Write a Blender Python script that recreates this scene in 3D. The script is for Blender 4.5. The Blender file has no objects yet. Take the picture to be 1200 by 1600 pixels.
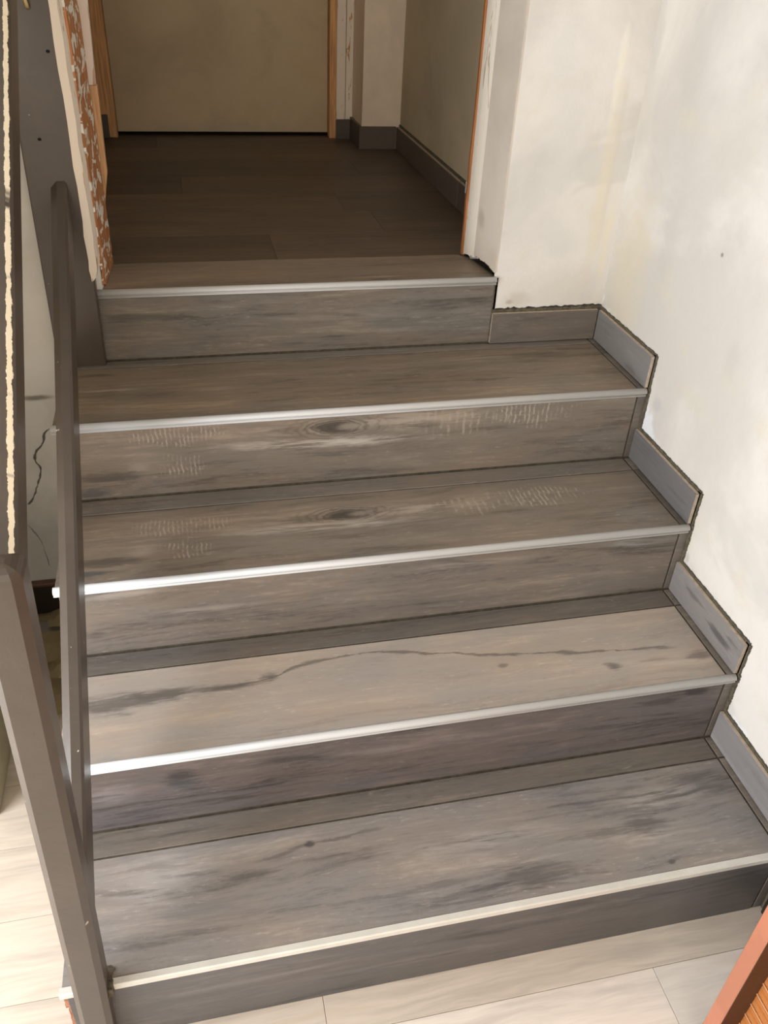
import bpy, bmesh, math, random
from mathutils import Vector, Matrix
rnd = random.Random(7)
C = bpy.context.scene.collection
SC = bpy.context.scene

# ------------------------------------------------------------------ camera, world, lights, exposure
cam_d = bpy.data.cameras.new('camera'); cam = bpy.data.objects.new('camera', cam_d); C.objects.link(cam)
cam_d.sensor_fit = 'VERTICAL'; cam_d.sensor_height = 36.0; cam_d.sensor_width = 27.0
cam_d.lens = 1312.876 * 36 / 1600
cam_d.clip_start = 0.02
RT = Vector((0.97561912, -0.21503674, 0.04389233))
UP = Vector((0.08752559, 0.5646196, 0.82069725))
FW = Vector((0.20126253, 0.79684622, -0.5696749))
M = Matrix.Identity(4)
for i in range(3):
    M[i][0] = RT[i]; M[i][1] = UP[i]; M[i][2] = -FW[i]
M[0][3], M[1][3], M[2][3] = -0.95062614, -0.69261173, 1.48083706
cam.matrix_world = M
SC.camera = cam

SC.view_settings.view_transform = 'Standard'
SC.view_settings.look = 'None'
SC.view_settings.gamma = 1.0
SC.view_settings.use_curve_mapping = False
SC.view_settings.exposure = 0.08

W = bpy.data.worlds.new('world'); SC.world = W; W.use_nodes = True
bg = W.node_tree.nodes['Background']
bg.inputs[0].default_value = (0.72, 0.84, 1.0, 1); bg.inputs[1].default_value = 0.6

def area(name, loc, direction, sx, sy, power, color):
    d = bpy.data.lights.new(name, 'AREA'); d.shape = 'RECTANGLE'; d.size = sx; d.size_y = sy
    d.energy = power; d.color = color
    o = bpy.data.objects.new(name, d); C.objects.link(o); o.location = loc
    o.rotation_euler = Vector(direction).to_track_quat('-Z', 'Y').to_euler()
    return o
# daylight through the glazed door in the left wall, and an added warm fill lamp, unseen, behind the camera
area('daylight_left', (-2.24, -0.42, 1.0), (1, 0, 0), 1.4, 1.7, 62, (0.94, 0.965, 1.0))
area('fill_front', (-1.45, -2.69, 1.45), (0, 1, 0), 1.5, 1.5, 27, (1.0, 0.85, 0.67))

# ------------------------------------------------------------------ dimensions (metres)
Zs = [0.0, 0.1784, 0.3508, 0.5170, 0.6886, 0.8457]
Ys = [None, 0.0, 0.2610, 0.5179, 0.7870, 1.0654]
RR, SS, SK, HS, WL = -0.0034, 0.0521, 0.0247, 0.0746, -1.2296
YW = 1.067                                          # face of the wall with the doorway
CEIL = 3.15

# ------------------------------------------------------------------ mesh helper
class MB:
    def __init__(s): s.v = []; s.f = []; s.m = []
    def add(s, vs, fs, mi=0):
        o = len(s.v); s.v += [tuple(p) for p in vs]
        for f in fs: s.f.append([o + i for i in f]); s.m.append(mi)
    def box(s, a, b, mi=0):
        x0, x1 = sorted((a[0], b[0])); y0, y1 = sorted((a[1], b[1])); z0, z1 = sorted((a[2], b[2]))
        s.add([(x0,y0,z0),(x1,y0,z0),(x1,y1,z0),(x0,y1,z0),(x0,y0,z1),(x1,y0,z1),(x1,y1,z1),(x0,y1,z1)],
              [(0,3,2,1),(4,5,6,7),(0,1,5,4),(1,2,6,5),(2,3,7,6),(3,0,4,7)], mi)
        return s
    def prism(s, poly, ext, mi=0):
        """poly: list of 3D points (planar), ext: extrusion vector"""
        n = len(poly); e = Vector(ext); p = [Vector(q) for q in poly]; q = [a + e for a in p]
        s.add(p + q, [list(range(n))[::-1], [n + i for i in range(n)]] +
              [[i, (i+1) % n, n + (i+1) % n, n + i] for i in range(n)], mi)
        return s
    def loft(s, rings, mi=0, close=True, cap=True):
        n = len(rings[0]); vs = [p for r in rings for p in r]; fs = []
        for k in range(len(rings) - 1):
            for i in range(n if close else n - 1):
                j = (i + 1) % n
                fs.append([k*n+i, k*n+j, (k+1)*n+j, (k+1)*n+i])
        if cap:
            fs.append(list(range(n))[::-1]); fs.append([(len(rings)-1)*n + i for i in range(n)])
        s.add(vs, fs, mi); return s

def obj(name, mb, mats, parent=None, bevel=0.0, smooth=False, uvfun=None, segs=1):
    if not isinstance(mats, (list, tuple)): mats = [mats]
    me = bpy.data.meshes.new(name)
    bm = bmesh.new()
    vs = [bm.verts.new(p) for p in mb.v]
    for f, mi in zip(mb.f, mb.m):
        try:
            fc = bm.faces.new([vs[i] for i in f]); fc.material_index = mi
        except ValueError: pass
    bmesh.ops.recalc_face_normals(bm, faces=bm.faces)
    if bevel:
        es = [e for e in bm.edges if len(e.link_faces) == 2 and e.calc_face_angle(0) > 0.5]
        bmesh.ops.bevel(bm, geom=es, offset=bevel, segments=segs, profile=0.6, affect='EDGES', clamp_overlap=True)
    uv = bm.loops.layers.uv.new('UVMap')
    for f in bm.faces:
        n = f.normal; ax = max(range(3), key=lambda i: abs(n[i]))
        for l in f.loops:
            c = l.vert.co
            l[uv].uv = uvfun(c, n) if uvfun else ((c.y, c.z), (c.x, c.z), (c.x, c.y))[ax]
        f.smooth = smooth
    lo = Vector([min(v.co[i] for v in bm.verts) for i in range(3)])
    hi = Vector([max(v.co[i] for v in bm.verts) for i in range(3)])
    ctr = Vector(((lo.x+hi.x)/2, (lo.y+hi.y)/2, lo.z if parent is None else (lo.z+hi.z)/2))
    for v in bm.verts: v.co -= ctr
    bm.to_mesh(me); bm.free()
    for m in mats: me.materials.append(m)
    o = bpy.data.objects.new(name, me); C.objects.link(o)
    if parent is not None:
        o.parent = parent; o.location = ctr - wloc(parent)
    else: o.location = ctr
    return o
def wloc(o):
    l = Vector(o.location)
    while o.parent: o = o.parent; l += Vector(o.location)
    return l
def empty(name, loc):
    o = bpy.data.objects.new(name, None); C.objects.link(o); o.location = loc; o.empty_display_size = 0.05
    return o
def tag(o, label, cat, group=None):
    o['label'] = label; o['category'] = cat
    if group: o['group'] = group
    return o
def struct(o): o['kind'] = 'structure'; return o

# ------------------------------------------------------------------ material helpers
class NT:
    def __init__(s, name):
        s.mat = bpy.data.materials.new(name); s.mat.use_nodes = True
        s.t = s.mat.node_tree; s.n = s.t.nodes; s.l = s.t.links
        s.b = s.n['Principled BSDF']
        s.b.inputs['Specular IOR Level'].default_value = 0.4
    def put(s, sock, v):
        if hasattr(v, 'is_output'): s.l.new(v, sock)
        elif v is not None: sock.default_value = v
    def m(s, op, a, b=None, c=None, clamp=False):
        n = s.n.new('ShaderNodeMath'); n.operation = op; n.use_clamp = clamp
        for i, v in enumerate((a, b, c)): s.put(n.inputs[i], v)
        return n.outputs[0]
    def uv(s):
        n = s.n.new('ShaderNodeUVMap'); sp = s.n.new('ShaderNodeSeparateXYZ'); s.l.new(n.outputs[0], sp.inputs[0])
        return sp.outputs[0], sp.outputs[1]
    def xyz(s, x, y, z=0.0):
        n = s.n.new('ShaderNodeCombineXYZ')
        for i, v in enumerate((x, y, z)): s.put(n.inputs[i], v)
        return n.outputs[0]
    def noise(s, vec, scale=1.0, detail=4.0, rough=0.55, dist=0.0):
        n = s.n.new('ShaderNodeTexNoise'); s.put(n.inputs['Vector'], vec)
        n.inputs['Scale'].default_value = scale; n.inputs['Detail'].default_value = detail
        n.inputs['Roughness'].default_value = rough; n.inputs['Distortion'].default_value = dist
        return n.outputs[0]
    def rng(s, v, a, b, c=0.0, d=1.0, smooth=True):
        n = s.n.new('ShaderNodeMapRange'); n.interpolation_type = 'SMOOTHSTEP' if smooth else 'LINEAR'
        for i, x in enumerate((v, a, b, c, d)): s.put(n.inputs[i], x)
        return n.outputs[0]
    def mix(s, f, a, b, blend='MIX'):
        n = s.n.new('ShaderNodeMix'); n.data_type = 'RGBA'; n.blend_type = blend
        s.put(n.inputs[0], f)
        for k, v in ((6, a), (7, b)):
            if isinstance(v, tuple) and len(v) == 3: v = v + (1,)
            s.put(n.inputs[k], v)
        return n.outputs[2]
    def curve(s, t, pts):
        n = s.n.new('ShaderNodeFloatCurve'); cm = n.mapping.curves[0]
        cm.points[0].location = pts[0]; cm.points[1].location = pts[-1]
        for p in pts[1:-1]: cm.points.new(*p)
        n.mapping.update(); s.put(n.inputs['Value'], t)
        return n.outputs[0]
    def bump(s, h, strength=0.3, dist=0.002):
        n = s.n.new('ShaderNodeBump'); n.inputs['Strength'].default_value = strength
        n.inputs['Distance'].default_value = dist; s.put(n.inputs['Height'], h)
        s.l.new(n.outputs[0], s.b.inputs['Normal'])
    def out(s, color=None, rough=0.5, metal=0.0, spec=None):
        if isinstance(color, tuple) and len(color) == 3: color = color + (1,)
        s.put(s.b.inputs['Base Color'], color); s.put(s.b.inputs['Roughness'], rough)
        s.b.inputs['Metallic'].default_value = metal
        if spec is not None: s.b.inputs['Specular IOR Level'].default_value = spec
        return s.mat

def mul(c, k): return tuple(x * k for x in c)

def wood_tile(name, seed, tone, feats=(), contrast=1.0, streak=1.0, obj_random=False, warmv=0.12, rough=0.42, bluish=0.0):
    """porcelain tile printed as grey weathered wood; the printed knots and cracks belong to the tile"""
    s = NT(name); U, V = s.uv()
    if obj_random:
        oi = s.n.new('ShaderNodeObjectInfo')
        r = oi.outputs['Random']; U0 = s.m('MULTIPLY_ADD', r, 37.0, U); V0 = s.m('MULTIPLY_ADD', r, 11.3, V)
    else: U0, V0 = U, V
    wn = s.noise(s.xyz(s.m('MULTIPLY', U0, 2.2), s.m('MULTIPLY', V0, 7.0), seed), 1.0, 3.0)
    Vw = s.m('ADD', V0, s.m('MULTIPLY', s.m('SUBTRACT', wn, 0.5), 0.05))
    # bend the grain round the knots
    for f in feats:
        if f[0] in ('ring', 'burst'):
            _, u0, v0, ru, rv = f[:5]
            du = s.m('DIVIDE', s.m('SUBTRACT', U, u0), ru*1.6); dv = s.m('DIVIDE', s.m('SUBTRACT', V, v0), rv*1.6)
            g = s.m('EXPONENT', s.m('MULTIPLY', s.m('ADD', s.m('MULTIPLY', du, du), s.m('MULTIPLY', dv, dv)), -1.0))
            Vw = s.m('ADD', Vw, s.m('MULTIPLY', g, s.m('MULTIPLY', dv, -rv*0.8)))
    big = s.noise(s.xyz(s.m('MULTIPLY', U0, 1.6), s.m('MULTIPLY', Vw, 16.0), seed + 1.7), 1.0, 5.0, 0.6)
    mid = s.noise(s.xyz(s.m('MULTIPLY', U0, 7.0), s.m('MULTIPLY', Vw, 85.0), seed + 5.1), 1.0, 5.0, 0.65)
    fine = s.noise(s.xyz(s.m('MULTIPLY', U0, 26.0), s.m('MULTIPLY', Vw, 330.0), seed + 9.3), 1.0, 3.0, 0.6)
    cloud = s.noise(s.xyz(s.m('MULTIPLY', U0, 4.0), s.m('MULTIPLY', Vw, 11.0), seed + 13.0), 1.0, 4.0, 0.6)
    mott = s.noise(s.xyz(s.m('MULTIPLY', U0, 60.0), s.m('MULTIPLY', Vw, 160.0), seed + 17.0), 1.0, 3.0, 0.7)
    t = s.m('MULTIPLY', s.m('SUBTRACT', big, 0.5), 1.6*contrast)
    t = s.m('MULTIPLY_ADD', s.m('SUBTRACT', mid, 0.5), 1.35*contrast*streak, t)
    t = s.m('MULTIPLY_ADD', s.m('SUBTRACT', fine, 0.5), 0.55*contrast*streak, t)
    t = s.m('MULTIPLY_ADD', s.m('SUBTRACT', cloud, 0.5), 0.7*contrast, t)
    t = s.m('MULTIPLY_ADD', s.m('SUBTRACT', mott, 0.5), 0.35*contrast, t)
    t = s.m('ADD', t, 0.5)
    sc = s.noise(s.xyz(s.m('MULTIPLY', U0, 34.0), s.m('MULTIPLY', Vw, 210.0), seed + 23.0), 1.0, 4.0, 0.7)
    scm = s.m('MULTIPLY', s.rng(sc, 0.56, 0.68), s.rng(s.noise(s.xyz(s.m('MULTIPLY', U0, 5.0), s.m('MULTIPLY', V0, 22.0), seed + 27.0), 1.0, 3.0), 0.42, 0.62))
    pit = s.m('MULTIPLY', s.rng(sc, 0.42, 0.32), s.rng(cloud, 0.62, 0.42))
    dark = mul(tone, 0.50); light = (min(1, tone[0]*1.62), min(1, tone[1]*1.60), min(1, tone[2]*1.56))
    col = s.mix(s.rng(t, 0.02, 0.5), dark, tone)
    col = s.mix(s.rng(t, 0.5, 1.05), col, light)
    col = s.mix(s.m('MULTIPLY', scm, 0.55*streak), col, mul(tone, 2.0))
    col = s.mix(s.m('MULTIPLY', pit, 0.45*streak), col, mul(tone, 0.45))
    if obj_random: col = s.mix(1.0, col, s.mix(s.m('FRACT', s.m('MULTIPLY', r, 7.31)), (.74,.74,.74), (1.22,1.2,1.18)), 'MULTIPLY')
    hue = s.rng(cloud, 0.40, 0.62)
    col = s.mix(s.m('MULTIPLY', hue, 0.5), col, (1.0+warmv, 1.0, 1.0-warmv), 'MULTIPLY')
    hue2 = s.rng(s.noise(s.xyz(s.m('MULTIPLY', U0, 2.0), s.m('MULTIPLY', V0, 6.0), seed + 31.0), 1.0, 3.0), 0.50, 0.68)
    col = s.mix(s.m('MULTIPLY', hue2, 0.4), col, (0.88, 0.96, 1.06), 'MULTIPLY')
    hgt = s.m('ADD', s.m('MULTIPLY', mid, 0.6), s.m('MULTIPLY', fine, 0.4))
    # printed features
    dn = s.noise(s.xyz(s.m('MULTIPLY', U, 14.0), s.m('MULTIPLY', V, 40.0), seed + 3.3), 1.0, 4.0, 0.65)
    dnc = s.m('SUBTRACT', dn, 0.5)
    fib = s.m('MULTIPLY_ADD', s.m('SUBTRACT', mid, 0.5), 1.5, s.m('MULTIPLY', s.m('SUBTRACT', fine, 0.5), 0.9))
    for f in feats:
        k = f[0]
        if k in ('smudge', 'light', 'ring', 'burst', 'chatter', 'eye'):
            _, u0, v0, ru, rv, st = f[:6]
            du = s.m('DIVIDE', s.m('SUBTRACT', U, u0), ru); dv = s.m('DIVIDE', s.m('SUBTRACT', V, v0), rv)
            d = s.m('SQRT', s.m('ADD', s.m('MULTIPLY', du, du), s.m('MULTIPLY', dv, dv)))
            dd = s.m('ADD', d, s.m('MULTIPLY_ADD', dnc, 1.5, fib))
            if k == 'smudge':
                col = s.mix(s.m('MULTIPLY', s.rng(dd, 0.25, 1.05, 1, 0), st), col, f[6] if len(f) > 6 else mul(tone, 0.36))
            elif k == 'light':
                msk = s.m('MULTIPLY', s.rng(dd, 0.2, 1.15, 1, 0), s.rng(mid, 0.40, 0.56))
                col = s.mix(s.m('MULTIPLY', msk, st), col, f[6] if len(f) > 6 else mul(tone, 1.9))
            elif k == 'eye':       # dark ellipse with a paler heart
                d2 = s.m('ADD', d, s.m('MULTIPLY', dnc, 0.7))
                rim = s.m('MULTIPLY', s.rng(d2, 0.30, 0.72), s.rng(d2, 0.78, 1.12, 1, 0))
                col = s.mix(s.m('MULTIPLY', rim, st), col, mul(tone, 0.38))
            elif k == 'ring':
                d2 = s.m('ADD', d, s.m('MULTIPLY_ADD', s.m('SUBTRACT', wn, 0.5), 1.1, s.m('MULTIPLY', dnc, 0.9)))
                w = s.m('MULTIPLY_ADD', s.m('SINE', s.m('MULTIPLY', d2, 27.0)), 0.5, 0.5)
                msk = s.rng(d2, 0.45, 1.9, 1, 0)
                col = s.mix(s.m('MULTIPLY', s.m('MULTIPLY', msk, s.rng(w, 0.55, 1.0)), st*0.7), col, mul(tone, 0.42))
                col = s.mix(s.m('MULTIPLY', s.m('MULTIPLY', msk, s.m('MULTIPLY', s.rng(w, 0.45, 0.0), s.rng(mid, 0.40, 0.58))), st*0.6), col, mul(tone, 1.85))
                col = s.mix(s.m('MULTIPLY', s.rng(d2, 0.40, 1.05, 1, 0), st*0.9), col, mul(tone, 0.30))
                hd = s.m('ADD', s.m('SQRT', s.m('ADD', s.m('POWER', s.m('SUBTRACT', du, 0.42), 2.0), s.m('POWER', dv, 2.0))), s.m('MULTIPLY', dnc, 0.4))
                col = s.mix(s.m('MULTIPLY', s.rng(hd, 0.10, 0.45, 1, 0), st*0.7), col, mul(tone, 1.45))
            elif k == 'burst':
                an = s.m('ARCTAN2', dv, du)
                sp = s.noise(s.xyz(s.m('MULTIPLY', an, 6.0), s.m('MULTIPLY', d, 0.9), seed), 1.0, 4.0, 0.7)
                msk = s.m('MULTIPLY', s.rng(d, 0.15, 1.15, 1, 0), s.rng(sp, 0.36, 0.60))
                col = s.mix(s.m('MULTIPLY', msk, st), col, mul(tone, 0.33))
            elif k == 'chatter':
                fr = f[6]
                wv = s.m('SINE', s.m('MULTIPLY', s.m('ADD', U, s.m('MULTIPLY', dnc, 0.012)), 2*math.pi*fr))
                ln = s.noise(s.xyz(s.m('MULTIPLY', U, fr*0.8), s.m('MULTIPLY', V, 60.0), seed + 2.2), 1.0, 2.0)
                msk = s.m('MULTIPLY', s.rng(s.m('ADD', d, s.m('MULTIPLY', dnc, 2.2)), 0.45, 1.05, 1, 0), s.m('MULTIPLY', s.rng(wv, 0.0, 0.9), s.rng(ln, 0.36, 0.58)))
                col = s.mix(s.m('MULTIPLY', msk, st), col, mul(tone, 1.95))
        elif k == 'line':          # a printed crack: v as a curve of u
            _, pts, w, st = f[:4]
            ua, ub = min(p[0] for p in pts), max(p[0] for p in pts)
            va, vb = min(p[1] for p in pts) - 0.01, max(p[1] for p in pts) + 0.01
            tt = s.rng(U, ua, ub, 0, 1, False)
            cv = s.curve(tt, sorted(((p[0]-ua)/(ub-ua), (p[1]-va)/(vb-va)) for p in pts))
            vv = s.m('MULTIPLY_ADD', cv, vb - va, va)
            dist = s.m('ABSOLUTE', s.m('SUBTRACT', s.m('ADD', V, s.m('MULTIPLY_ADD', dnc, 0.022, s.m('MULTIPLY', fib, 0.004))), vv))
            ww = s.m('MULTIPLY', s.rng(s.noise(s.xyz(s.m('MULTIPLY', U, 12.0), 0.0, seed), 1.0, 2.0), 0.3, 0.7, 0.3, 1.6), w)
            msk = s.m('MULTIPLY', s.m('SUBTRACT', 1.0, s.rng(s.m('DIVIDE', dist, ww), 0.2, 1.2)),
                      s.m('MULTIPLY', s.rng(U, ua, ua + 0.05), s.rng(U, ub - 0.05, ub, 1, 0)))
            col = s.mix(s.m('MULTIPLY', msk, st), col, mul(tone, 0.32))
    s.bump(hgt, 0.25, 0.0012)
    rg = s.m('MULTIPLY_ADD', mott, 0.16, rough - 0.06)
    return s.out(col, rg, 0, 0.35)

def plaster(name, base, stains_and_light=(), cracks=(), bumps=0.5, seed=0.0, primer=None, rough=0.75):
    s = NT(name); U, V = s.uv(); P = s.xyz(U, V, seed)
    n1 = s.noise(P, 2.2, 5, 0.6, 0.4); n2 = s.noise(P, 7.0, 5, 0.6, 0.3); n3 = s.noise(P, 45.0, 4, 0.6)
    col = s.mix(s.rng(n1, 0.42, 0.66), base, mul(base, 0.82))
    col = s.mix(s.m('MULTIPLY', s.rng(n2, 0.52, 0.70), 0.5), col, (base[0]*0.90, base[1]*0.86, base[2]*0.76))
    col = s.mix(s.m('MULTIPLY', s.rng(s.noise(s.xyz(U, V, seed + 4.0), 3.1, 4, 0.6, 0.8), 0.54, 0.64), 0.50), col, (base[0]*0.78, base[1]*0.79, base[2]*0.79))
    if primer:                      # pale filler patch kept to below a sloping wavy line
        a, b = primer
        e = s.m('ADD', s.m('SUBTRACT', V, s.m('MULTIPLY_ADD', U, a, b)), s.m('MULTIPLY', s.m('SUBTRACT', n2, 0.5), 0.35))
        col = s.mix(s.m('MULTIPLY', s.rng(e, -0.01, 0.02, 1, 0), 0.85), col, (0.84, 0.86, 0.89))
    dn = s.m('SUBTRACT', s.noise(P, 18.0, 4, 0.65), 0.5)
    for (u0, v0, ru, rv, st, c) in stains_and_light:
        du = s.m('DIVIDE', s.m('SUBTRACT', U, u0), ru); dv = s.m('DIVIDE', s.m('SUBTRACT', V, v0), rv)
        d = s.m('ADD', s.m('SQRT', s.m('ADD', s.m('MULTIPLY', du, du), s.m('MULTIPLY', dv, dv))), s.m('MULTIPLY', dn, 1.4))
        col = s.mix(s.m('MULTIPLY', s.rng(d, 0.2, 1.1, 1, 0), st), col, c)
    h = s.m('ADD', s.m('MULTIPLY', n2, 0.8), s.m('MULTIPLY', n3, 0.25))
    for (pts, w, st, c) in cracks:  # u as a curve of v
        va, vb = min(p[1] for p in pts), max(p[1] for p in pts)
        ua, ub = min(p[0] for p in pts) - 0.01, max(p[0] for p in pts) + 0.01
        tt = s.rng(V, va, vb, 0, 1, False)
        cv = s.curve(tt, sorted(((p[1]-va)/(vb-va), (p[0]-ua)/(ub-ua)) for p in pts))
        uu = s.m('MULTIPLY_ADD', cv, ub - ua, ua)
        dist = s.m('ABSOLUTE', s.m('SUBTRACT', s.m('ADD', U, s.m('MULTIPLY', dn, 0.014)), uu))
        ww = s.m('MULTIPLY', s.rng(s.noise(s.xyz(0.0, s.m('MULTIPLY', V, 22.0), seed), 1.0, 2.0), 0.35, 0.65, 0.25, 1.5), w)
        msk = s.m('MULTIPLY', s.m('SUBTRACT', 1.0, s.rng(s.m('DIVIDE', dist, ww), 0.3, 1.2)),
                  s.m('MULTIPLY', s.rng(V, va - 0.002, va + 0.004), s.rng(V, vb - 0.004, vb + 0.002, 1, 0)))
        col = s.mix(s.m('MULTIPLY', msk, st), col, c)
        h = s.m('SUBTRACT', h, msk)
    s.bump(h, bumps, 0.006)
    return s.out(col, rough, 0, 0.25)

def speckled(name, a, b, scale=40.0, rough=0.8, bump=0.5, metal=0.0):
    s = NT(name); co = s.n.new('ShaderNodeTexCoord').outputs['Object']
    n = s.noise(co, scale, 5, 0.65)
    s.bump(n, bump, 0.003)
    return s.out(s.mix(s.rng(n, 0.35, 0.65), a, b), rough, metal)

def paint(name, base, chip=None, amount=0.66, rough=0.42, ridge=None):
    """old gloss paint on wood; chip = colour of the bare wood where it has flaked; ridge = (v, width) keeps flakes to one arris"""
    s = NT(name); U, V = s.uv(); co = s.n.new('ShaderNodeTexCoord').outputs['Object']
    n1 = s.noise(co, 9.0, 4, 0.6); n2 = s.noise(co, 70.0, 3, 0.6)
    col = s.mix(s.rng(n1, 0.4, 0.65), mul(base, 0.93), mul(base, 1.08))
    sp = s.noise(co, 85.0, 2, 0.5)
    if chip:
        if ridge:
            v0, w = ridge
            off = s.m('MULTIPLY', s.m('SUBTRACT', s.noise(s.xyz(s.m('MULTIPLY', U, 60.0), s.m('MULTIPLY', V, 90.0), 3.0), 1.0, 4, 0.7), 0.5), w*2.6)
            d = s.m('ABSOLUTE', s.m('SUBTRACT', s.m('ADD', V, off), v0))
            along = s.rng(s.noise(s.xyz(s.m('MULTIPLY', U, 9.0), 0.0, 8.0), 1.0, 4, 0.7), 0.38, 0.44)
            msk = s.m('MULTIPLY', s.rng(d, w*0.8, w*1.0, 1, 0), along)
        else:
            msk = s.rng(sp, amount, amount + 0.02)
        col = s.mix(msk, col, chip)
    s.bump(s.m('ADD', n2, s.m('MULTIPLY', n1, 2.0)), 0.10, 0.003)
    return s.out(col, rough, 0, 0.6)

def flaky(name, wood, white, amount=0.55, seed=0.0, stretch=(60.0, 14.0)):
    """bare orange wood with scraps of white paint left on it"""
    s = NT(name); U, V = s.uv(); co = s.n.new('ShaderNodeTexCoord').outputs['Object']
    P = s.xyz(s.m('MULTIPLY', U, stretch[0]), s.m('MULTIPLY', V, stretch[1]), seed)
    n = s.noise(P, 1.0, 5, 0.62, 0.6); g = s.noise(s.xyz(s.m('MULTIPLY', U, 160.0), s.m('MULTIPLY', V, 6.0), seed), 1.0, 4, 0.6)
    w = s.mix(s.rng(g, 0.35, 0.65), mul(wood, 0.72), mul(wood, 1.15))
    col = s.mix(s.rng(n, amount, amount + 0.03), w, white)
    s.bump(s.m('ADD', g, s.m('MULTIPLY', s.rng(n, amount, amount + 0.03), 2.0)), 0.4, 0.002)
    return s.out(col, 0.7, 0, 0.3)

def plank_mat(name, tone, seed, rough=0.42):
    s = NT(name); U, V = s.uv(); oi = s.n.new('ShaderNodeObjectInfo'); r = oi.outputs['Random']
    U = s.m('MULTIPLY_ADD', r, 23.0, U); V = s.m('MULTIPLY_ADD', r, 7.0, V)
    w = s.noise(s.xyz(s.m('MULTIPLY', U, 2.5), s.m('MULTIPLY', V, 9.0), seed), 1.0, 3)
    V2 = s.m('MULTIPLY_ADD', s.m('SUBTRACT', w, 0.5), 0.06, V)
    a = s.noise(s.xyz(s.m('MULTIPLY', U, 1.8), s.m('MULTIPLY', V2, 24.0), seed + 2), 1.0, 4, 0.6)
    b = s.noise(s.xyz(s.m('MULTIPLY', U, 10.0), s.m('MULTIPLY', V2, 130.0), seed + 4), 1.0, 4, 0.6)
    t = s.m('ADD', s.m('MULTIPLY', a, 0.7), s.m('MULTIPLY', b, 0.3))
    col = s.mix(s.rng(t, 0.34, 0.62), mul(tone, 0.80), mul(tone, 1.08))
    col = s.mix(s.m('MULTIPLY', s.rng(a, 0.56, 0.70), 0.35), col, (tone[0]*0.80, tone[1]*0.72, tone[2]*0.62))
    s.bump(b, 0.08, 0.001)
    return s.out(col, rough, 0, 0.35)

# ------------------------------------------------------------------ materials
T1c, T2c, T3c, T4c, T5c = (.248,.227,.211), (.385,.338,.296), (.215,.181,.147), (.212,.170,.129), (.232,.186,.144)
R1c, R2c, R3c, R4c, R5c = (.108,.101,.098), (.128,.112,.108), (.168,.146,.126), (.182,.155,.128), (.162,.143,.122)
PRINT = lambda dv: [('ring', -.690, .647+dv, .075, .026, 1.0), ('smudge', -.77, .645+dv, .06, .02, .45), ('light', -.68, .612+dv, .20, .016, 1.0, (.42,.38,.33)), ('light', -.52, .640+dv, .07, .020, .8),
    ('light', -.83, .618+dv, .16, .014, 1.0), ('light', -.50, .655+dv, .16, .03, .5), ('chatter', -1.012, .657+dv, .115, .030, .9, 118.0), ('chatter', -1.0, .582+dv, .060, .030, .9, 118.0),
    ('chatter', -.27, .650+dv, .095, .042, .9, 95.0), ('chatter', -.43, .64+dv, .12, .035, .6, 62.0), ('smudge', -1.14, .565+dv, .10, .018, .7), ('smudge', -1.17, .535+dv, .05, .014, .7, (.07,.075,.075)),
    ('smudge', -.49, .637+dv, .05, .016, .5), ('light', -1.08, .585+dv, .03, .02, .4)]
m_tread = {
 1: wood_tile('tile_print_pale_grey', 2.0, T1c, [('smudge', -.455, .040, .115, .030, .6), ('smudge', -.60, .030, .09, .012, .45), ('light', -.405, .042, .050, .012, .8, (.24,.21,.18)), ('smudge', -.238, .096, .055, .030, .65), ('smudge', -.31, .092, .08, .012, .5),
      ('smudge', -.834, .167, .010, .008, .95), ('smudge', -.94, .128, .07, .012, .65), ('line', [(-.95,.148),(-.89,.156),(-.834,.167),(-.76,.172),(-.68,.180)], .004, .5),
      ('smudge', -.09, .172, .09, .018, .6), ('smudge', -.225, .016, .007, .006, .8), ('smudge', -1.02, .078, .10, .03, .35, (.16,.165,.17)), ('light', -.18, .14, .12, .03, .45),
      ('smudge', -.62, .052, .07, .010, .4), ('light', -.55, .12, .20, .03, .35), ('light', -1.1, .15, .10, .06, .4), ('smudge', -.42, .025, .10, .01, .3)], .85, .8),
 2: wood_tile('tile_print_taupe_cracked', 6.0, T2c, [('smudge', -1.13, .384, .13, .026, .85), ('smudge', -1.062, .393, .07, .020, .9), ('smudge', -.95, .393, .10, .012, .75), ('smudge', -.868, .403, .024, .013, .9),
      ('line', [(-1.0,.388),(-.92,.394),(-.868,.403),(-.83,.420),(-.79,.430),(-.70,.434),(-.556,.411),(-.411,.384),(-.248,.363),(-.07,.348)], .0038, .75),
      ('smudge', -.229, .318, .022, .013, .85), ('smudge', -.05, .318, .035, .018, .6), ('smudge', -.439, .358, .012, .008, .6), ('smudge', -.14, .322, .05, .006, .4)], .55, .6),
 3: wood_tile('tile_print_big_knot', 11.0, T3c, PRINT(.012), .75, .9),
 4: wood_tile('tile_print_brown_streaks', 15.0, T4c, [('light', -1.118, .922, .07, .010, .8), ('light', -.93, .905, .08, .009, .7), ('smudge', -1.17, .995, .05, .010, .6), ('light', -.35, .985, .14, .012, .4)], .8, 1.0),
 5: wood_tile('tile_print_warm_brown', 19.0, T5c, [('light', -.528, 1.093, .08, .006, .6)], .75, 1.0)}
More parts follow.
